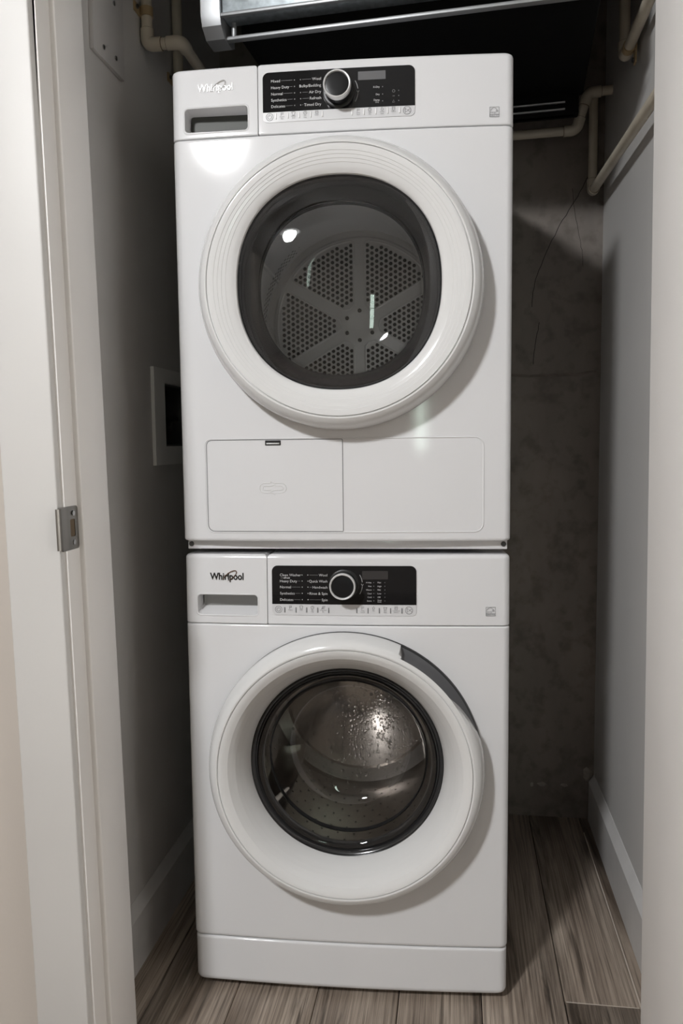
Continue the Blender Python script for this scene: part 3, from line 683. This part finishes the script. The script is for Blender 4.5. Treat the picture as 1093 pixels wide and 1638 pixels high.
small_marks(cp, local(1.6122), [(-.0987, 'flag', ['Program', 'Start']), (-.0787, 'shirt', ['Wrinkle', 'Shield']), (-.0582, 'clock', ['Start', 'Delay']), (-.0381, 'lock', ['Buzzer']), (.0337, 'flag', ['Damp', 'Signal']), (.0535, 'clock', ['Timed', 'Dry']), (.0745, 'drop', ['Dryness', 'Level']), (.0942, 'lock', ['Options'])])
energy_mark(cp, .2570, .2727, local(1.5962), local(1.6123))

# dryer door: outer ring is round, window is a soft squircle
def sq(t, n=2.2): return (abs(math.cos(t))**n+abs(math.sin(t))**n)**(-1/n)
dprof = [(.2250, -.0040, 0), (.2400, -.0080, 0), (.2465, -.0110, 0), (.2475, -.0200, 0), (.2470, -.0320, 0), (.2445, -.0450, 0), (.2400, -.0560, 0), (.2350, -.0630, 0), (.2290, -.0670, 0), (.2264, -.0668, 0), (.2259, -.0635, 0), (.2248, -.0635, 0), (.2243, -.0669, 0), (.2200, -.0672, 0),
    (.2140, -.0662, .1), (.2136, -.0656, .1), (.2080, -.0648, .25), (.2076, -.0642, .25), (.2020, -.0632, .4), (.2016, -.0626, .4), (.1960, -.0614, .6), (.1956, -.0608, .6), (.1900, -.0592, .8), (.1850, -.0570, .95), (.1805, -.0535, 1), (.1790, -.0500, 1), (.1785, -.0430, 1)]
DS = (.965, 1.0)
def dmod_w(ws):
    def f(t, k, r, y):
        wgt = ws[k]; m = 1+(sq(t)-1)*wgt
        # window slightly taller than wide
        return r*m*(1-wgt*.012*(1+math.cos(2*t))), y
    return f
dd = obj('door', lathe([(r, y) for r, y, _ in dprof], seg=192, cz=DZ, mod=dmod_w([q[2] for q in dprof])), 'door_white', dry, sharp=28)
ALL1 = dmod_w([1]*40)
obj('door_gasket', lathe([(.2468, .012), (.2468, -.0050), (.2380, -.0110), (.2200, -.0110)], seg=128, cz=DZ), 'black', dd)
obj('glass_trim', lathe([(.1790, -.0500), (.1775, -.0480), (.1760, -.0470), (.1700, -.0400), (.1600, -.0250), (.1530, -.0100), (.1500, .0000)], seg=160, cz=DZ, mod=ALL1), 'trim_black', dd)
dglass = [(.1772, -.0480), (.1740, -.0500), (.1600, -.0545), (.1300, -.0615), (.0900, -.0672), (.0500, -.0698), (.0200, -.0706)]
obj('outer_glass', disc_cap(dglass, seg=160, cz=DZ, mod=ALL1), 'glass', dd)
dbowl = [(.1510, .0000), (.1480, .0060), (.1440, .0300), (.1400, .0480), (.1330, .0620), (.1200, .0720), (.0900, .0790), (.0500, .0820), (.0200, .0830)]
obj('inner_glass', disc_cap(dbowl, seg=160, cz=DZ-.004, mod=ALL1), 'glass_in', dd)
obj('inner_glass_rim', lathe([(.1500, -.002), (.1530, .002), (.1500, .006), (.1475, .003)], seg=160, cz=DZ-.003, mod=ALL1, close=True), 'trim_black', dd)
# drum and perforated rear plate
DR, DY = .2190, .470
dz = DZ+.002
ddr = obj('drum', lathe([(.2000, .050), (.2180, .055), (DR, .060), (DR, .20), (DR-.003, .205), (DR-.003, .215), (DR, .22), (DR, DY+.01)], seg=128, cz=dz), 'dryer_metal', dry)
bp_ = obj('rear_plate', disc_cap([(DR+.002, DY), (.205, DY), (.200, DY-.006), (.048, DY-.006), (.044, DY-.008), (.026, DY-.008), (.020, DY-.006)], seg=128, cz=dz), 'dryer_metal', dry)
bm_out = bmesh.new(); bm_h = bmesh.new(); bm_r = bmesh.new(); nh = 0
Yp = DY-.0065
for s in range(6):
    a = s*PI/3
    # rounded sector outline: inner radius .055, outer .193, half angle minus spoke
    def P(r, d): return (r*math.cos(a+d), Yp, dz+r*math.sin(a+d))
    def off(r, w): return math.asin(min(1, w/r))
    side = [(r, PI/6-off(r, .0135)) for r in (.050, .09, .13, .17, .190)]
    out_ = [(.194, (PI/6-off(.194, .020))*(1-2*k/12)) for k in range(13)]
    path = [P(r, d) for r, d in side]+[P(r, d) for r, d in out_]+[P(r, -d) for r, d in reversed(side)]+[P(.044, 0)]
    tube(bm_out, path, .0028, 6, closed=True)
    ca, sa = math.cos(a), math.sin(a); row = 0; v = .060
    while v < .186:
        half = v*math.tan(PI/6)-.0205; n = int(half/.0062)+1
        for k in range(-n, n+1):
            u_ = k*.0125+(.00625 if row % 2 else 0)
            if abs(u_) > half or math.hypot(u_, v) > .186: continue
            cx_, cz_ = v*ca-u_*sa, v*sa+u_*ca; nh += 1
            ring = [(cx_+.0042*math.cos(2*PI*j/10), Yp-.0008, dz+cz_+.0042*math.sin(2*PI*j/10)) for j in range(10)]
            bm_h.faces.new([bm_h.verts.new(p) for p in ring])
            tube(bm_r, [(cx_+.0050*math.cos(2*PI*j/10), Yp-.0006, dz+cz_+.0050*math.sin(2*PI*j/10)) for j in range(10)], .0009, 4, closed=True)
        v += .0108; row += 1
obj('sector_ridges', bm_out, 'dryer_metal', bp_)
tag(obj('plate_holes', bm_h, 'hole', bp_), kind='stuff'); tag(obj('hole_rims', bm_r, 'dryer_metal', bp_), kind='stuff')
for s in range(6):
    a = PI/6+s*PI/3
    obj('hub_bolt', disc_cap([(.0048, DY-.008), (.0046, DY-.012), (.0036, DY-.0135)], seg=10, cx=.034*math.cos(a), cz=dz+.034*math.sin(a)), 'black', bp_)
bm = bmesh.new()
for iy in range(4):
    for k in range(110):
        t = 2*PI*(k+.5*(iy % 2))/110; y = DY-.028-.011*iy; r = DR-.0006; s_ = .0036; ux, uz = -math.sin(t), math.cos(t)
        bm.faces.new([bm.verts.new((r*math.cos(t)+ux*s_*math.cos(q), y+s_*.8*math.sin(q), dz+r*math.sin(t)+uz*s_*math.cos(q))) for q in [2*PI*j/6 for j in range(6)]])
tag(obj('drum_holes', bm, 'hole', ddr), kind='stuff')

# ------------------------------------------------------------------ fan coil unit above
UY = math.radians(-4.2)
fc = tag(empty('fan_coil_unit', (-.001, .121, 1.824), UY), 'black insulated ceiling air unit with galvanized front channel above the dryer', 'air unit')
obj('casing', bx(-.215, .455, .018, .44, .0, .40, bev=.008), 'duct_black', fc)
obj('front_channel', bx(-.236, .455, -.026, .018, .0275, .13, bev=.003), 'galv', fc)
obj('channel_lip', bx(-.258, .455, -.033, -.024, .024, .031, bev=.002), 'galv_plain', fc)
bm = bmesh.new(); P = [(-.036, .16), (-.036, .03), (-.030, .010), (-.010, -.006), (.030, -.008), (.045, .0), (.045, .16)]
loft(bm, [[(x, y, z) for y, z in P] for x in (-.274, -.236)]); obj('end_cap', bm, 'galv_plain', fc, sharp=30)
obj('lower_rail', bx(-.236, .455, -.004, .011, -.0055, .001, bev=.0015), 'galv_plain', fc)
bm = bmesh.new(); tube(bm, [(-.222, .004, .0), (-.222, .004, .030)], .0050, 12); obj('standoff', bm, 'galv_plain', fc)
obj('drain_tray', bx(.0, .445, .413, .44, -.045, .004, bev=.004), 'duct_black', fc)
obj('rear_rail', bx(.05, .415, .405, .412, -.0215, -.0180, bev=.001), 'galv_plain', fc)
obj('rear_rail', bx(.05, .415, .405, .412, -.0365, -.0330, bev=.001), 'galv_plain', fc)
obj('rear_tray', bx(.04, .435, .410, .430, -.045, .002, bev=.002), 'duct_black', fc)

# ------------------------------------------------------------------ pipes
PR = .0111
def pipe_thing(name, label, pts, fittings=(), rad=.020, r=PR, group='beige plastic pipes', clamps=(), glue=(), extra=None):
    root = empty(name, pts[0]); tag(root, label, 'pipe', group)
    o0 = Vector(pts[0]); L = [Vector(p)-o0 for p in pts]
    bm = bmesh.new(); tube(bm, round_path(L, rad), r, 18); obj('pipe', bm, 'pvc', root)
    for i in fittings:   # elbow fitting around corner i
        b = L[i]; d1 = (L[i-1]-b).normalized(); d2 = (L[i+1]-b).normalized(); e = .030
        bm = bmesh.new(); tube(bm, round_path([b+d1*e, b, b+d2*e], rad*.95, 9), r*1.22, 18); el = obj('elbow', bm, 'pvc', root)
        for d in (d1, d2):
            bm = bmesh.new(); tube(bm, [b+d*(e-.0002), b+d*(e+.0012)], r*1.10, 18); obj('glue_line', bm, 'glue', el)
    for c_, ax, wn_ in clamps:   # clamp: centre point, pipe axis, direction of the wall
        c_ = Vector(c_)-o0; ax = Vector(ax).normalized(); wn_ = Vector(wn_).normalized(); sd = ax.cross(wn_)
        bm = bmesh.new(); tube(bm, [c_-ax*.009, c_+ax*.009], r*1.18, 18); cl = obj('pipe_clamp', bm, 'clamp', root)
        bm = bmesh.new()
        for v in box(bm, -.009, .009, -.034, .034, -.002, .002, bev=.001).verts:
            v.co = c_+ax*v.co.x+sd*v.co.y+wn_*(r+.002+v.co.z)
        obj('clamp_strap', bm, 'clamp', cl)
        for q in (-.026, .026):
            bm = bmesh.new(); p = c_+sd*q+wn_*(r-.001); tube(bm, [p, p-wn_*.003], .0045, 10); obj('clamp_screw', bm, 'screw_dark', cl)
    return root
xw = XL+PR+.004
pipe_thing('drain_pipe', 'beige pipe with two elbows bending away from the left wall above the dryer', [(xw, .215, 2.30), (xw, .215, 1.862), (xw+.072, .215, 1.862), (xw+.072, .70, 1.862)], (1, 2), clamps=[((xw, .215, 1.925), (0, 0, 1), (-1, 0, 0))])
pipe_thing('drain_pipe', 'straight vertical beige pipe in the left corner behind the dryer', [(xw, .40, 2.30), (xw, .40, 1.795), (xw+.09, .40, 1.775)], (), clamps=[((xw, .40, 1.868), (0, 0, 1), (-1, 0, 0))])
xr = XR-PR-.012
pipe_thing('drain_pipe', 'beige pipe running low along the right wall from a bottom elbow toward the doorway', [(.546, .758, 1.92), (.546, .758, 1.682), (xr, -.14, 1.645)], (1,))
pipe_thing('drain_pipe', 'upper beige pipe with tan clamp high on the right wall', [(xr, .455, 2.30), (xr, .425, 1.860), (xr, -.14, 1.868)], (1,), clamps=[((xr, .385, 1.8605), (0, -1, 0), (1, 0, 0))])
pipe_thing('drain_pipe', 'beige pipe along the concrete wall stepping up into the right wall', [(-.30, .695, 1.796), (.495, .695, 1.813), (.522, .690, 1.898), (XR+.01, .690, 1.902)], (1, 2), rad=.022)

# ------------------------------------------------------------------ things on the left wall
ap = tag(empty('access_plate', (XL, -.026, 1.745)), 'grey rectangular cover plate with screws high on the left wall', 'cover plate')
bm = bmesh.new(); box(bm, 0, .0085, 0, .134, 0, .26, bev=.0015); obj('plate', bm, 'plate_grey', ap)
for y, z in ((.040, .085-.065), (.092, .024), (.040, .12), (.092, .122), (.040, .22), (.092, .22)):
    bm = bmesh.new(); tube(bm, [(.008, y, z), (.0105, y, z)], .0042, 12); obj('screw', bm, 'screw', ap)
ob = tag(empty('laundry_outlet_box', (XL, .212, 1.003)), 'recessed washing machine outlet box with pale frame on the left wall', 'outlet box')
bm = bmesh.new()
for a in ((0, .062, 0, .210), (.250, .31, 0, .210), (.062, .250, 0, .040), (.062, .250, .180, .210)): box(bm, 0, .0075, a[0], a[1], a[2], a[3])
obj('frame', bm, 'box_white', ob)
boolean(wl, bx(XL-.08, XL+.02, .275, .462, 1.044, 1.182))
bm = bmesh.new()
for a in ((-.075, -.070, .063, .249, .041, .179), (-.07, 0, .062, .066, .041, .179), (-.07, 0, .246, .249, .041, .179), (-.07, 0, .063, .249, .041, .045), (-.07, 0, .063, .249, .175, .179)): box(bm, *a)
obj('recess', bm, 'box_dark', ob)
bm = bmesh.new(); tube(bm, [(-.035, .11, .05), (-.035, .11, .095)], .012, 14); tube(bm, [(-.035, .11, .085), (.004, .11, .085)], .009, 12); obj('valve', bm, 'rubber', ob)
bm = bmesh.new(); tube(bm, [(-.02, .095, .09), (.006, .080, .098), (.006, .13, .102)], .007, 10); obj('valve_lever', bm, 'black', ob)

# strike plate on the left jamb
sx0 = JX-.0035+KL*(.925-.85)
sk = tag(empty('strike_plate', (sx0, -.331, .895)), 'brushed metal door strike plate on the left white jamb', 'strike plate')
ring0 = rrect(-.018, .032, 0, .064, (.001, .005, .005, .001))
bm = bmesh.new(); loft(bm, [[(d+KL*z, y, z) for y, z in ring0] for d in (0, .0022)]); plt = obj('plate', bm, 'brushed', sk)
boolean(plt, loft(bmesh.new(), [[(d, y, z) for y, z in rrect(.007, .022, .019, .045, .003)] for d in (-.02, .02)]))
bm = bmesh.new(); lip = [(.0022, -.0165), (.0018, -.020), (.0006, -.0225), (-.0018, -.0245)]
loft(bm, [[(x+KL*z, y, z) for x, y in lip]+[(x-.002+KL*z, y+.0006, z) for x, y in reversed(lip)] for z in (.002, .062)]); obj('lip', bm, 'brushed', sk)
obj('latch_hole', bx(-.0004, .0006, .006, .023, .018, .046), 'gap_brown', sk)
for z in (.0105, .0535):
    bm = bmesh.new(); tube(bm, [(.002, .0165, z), (.0030, .0165, z)], .0038, 12); obj('screw', bm, 'screw', sk)
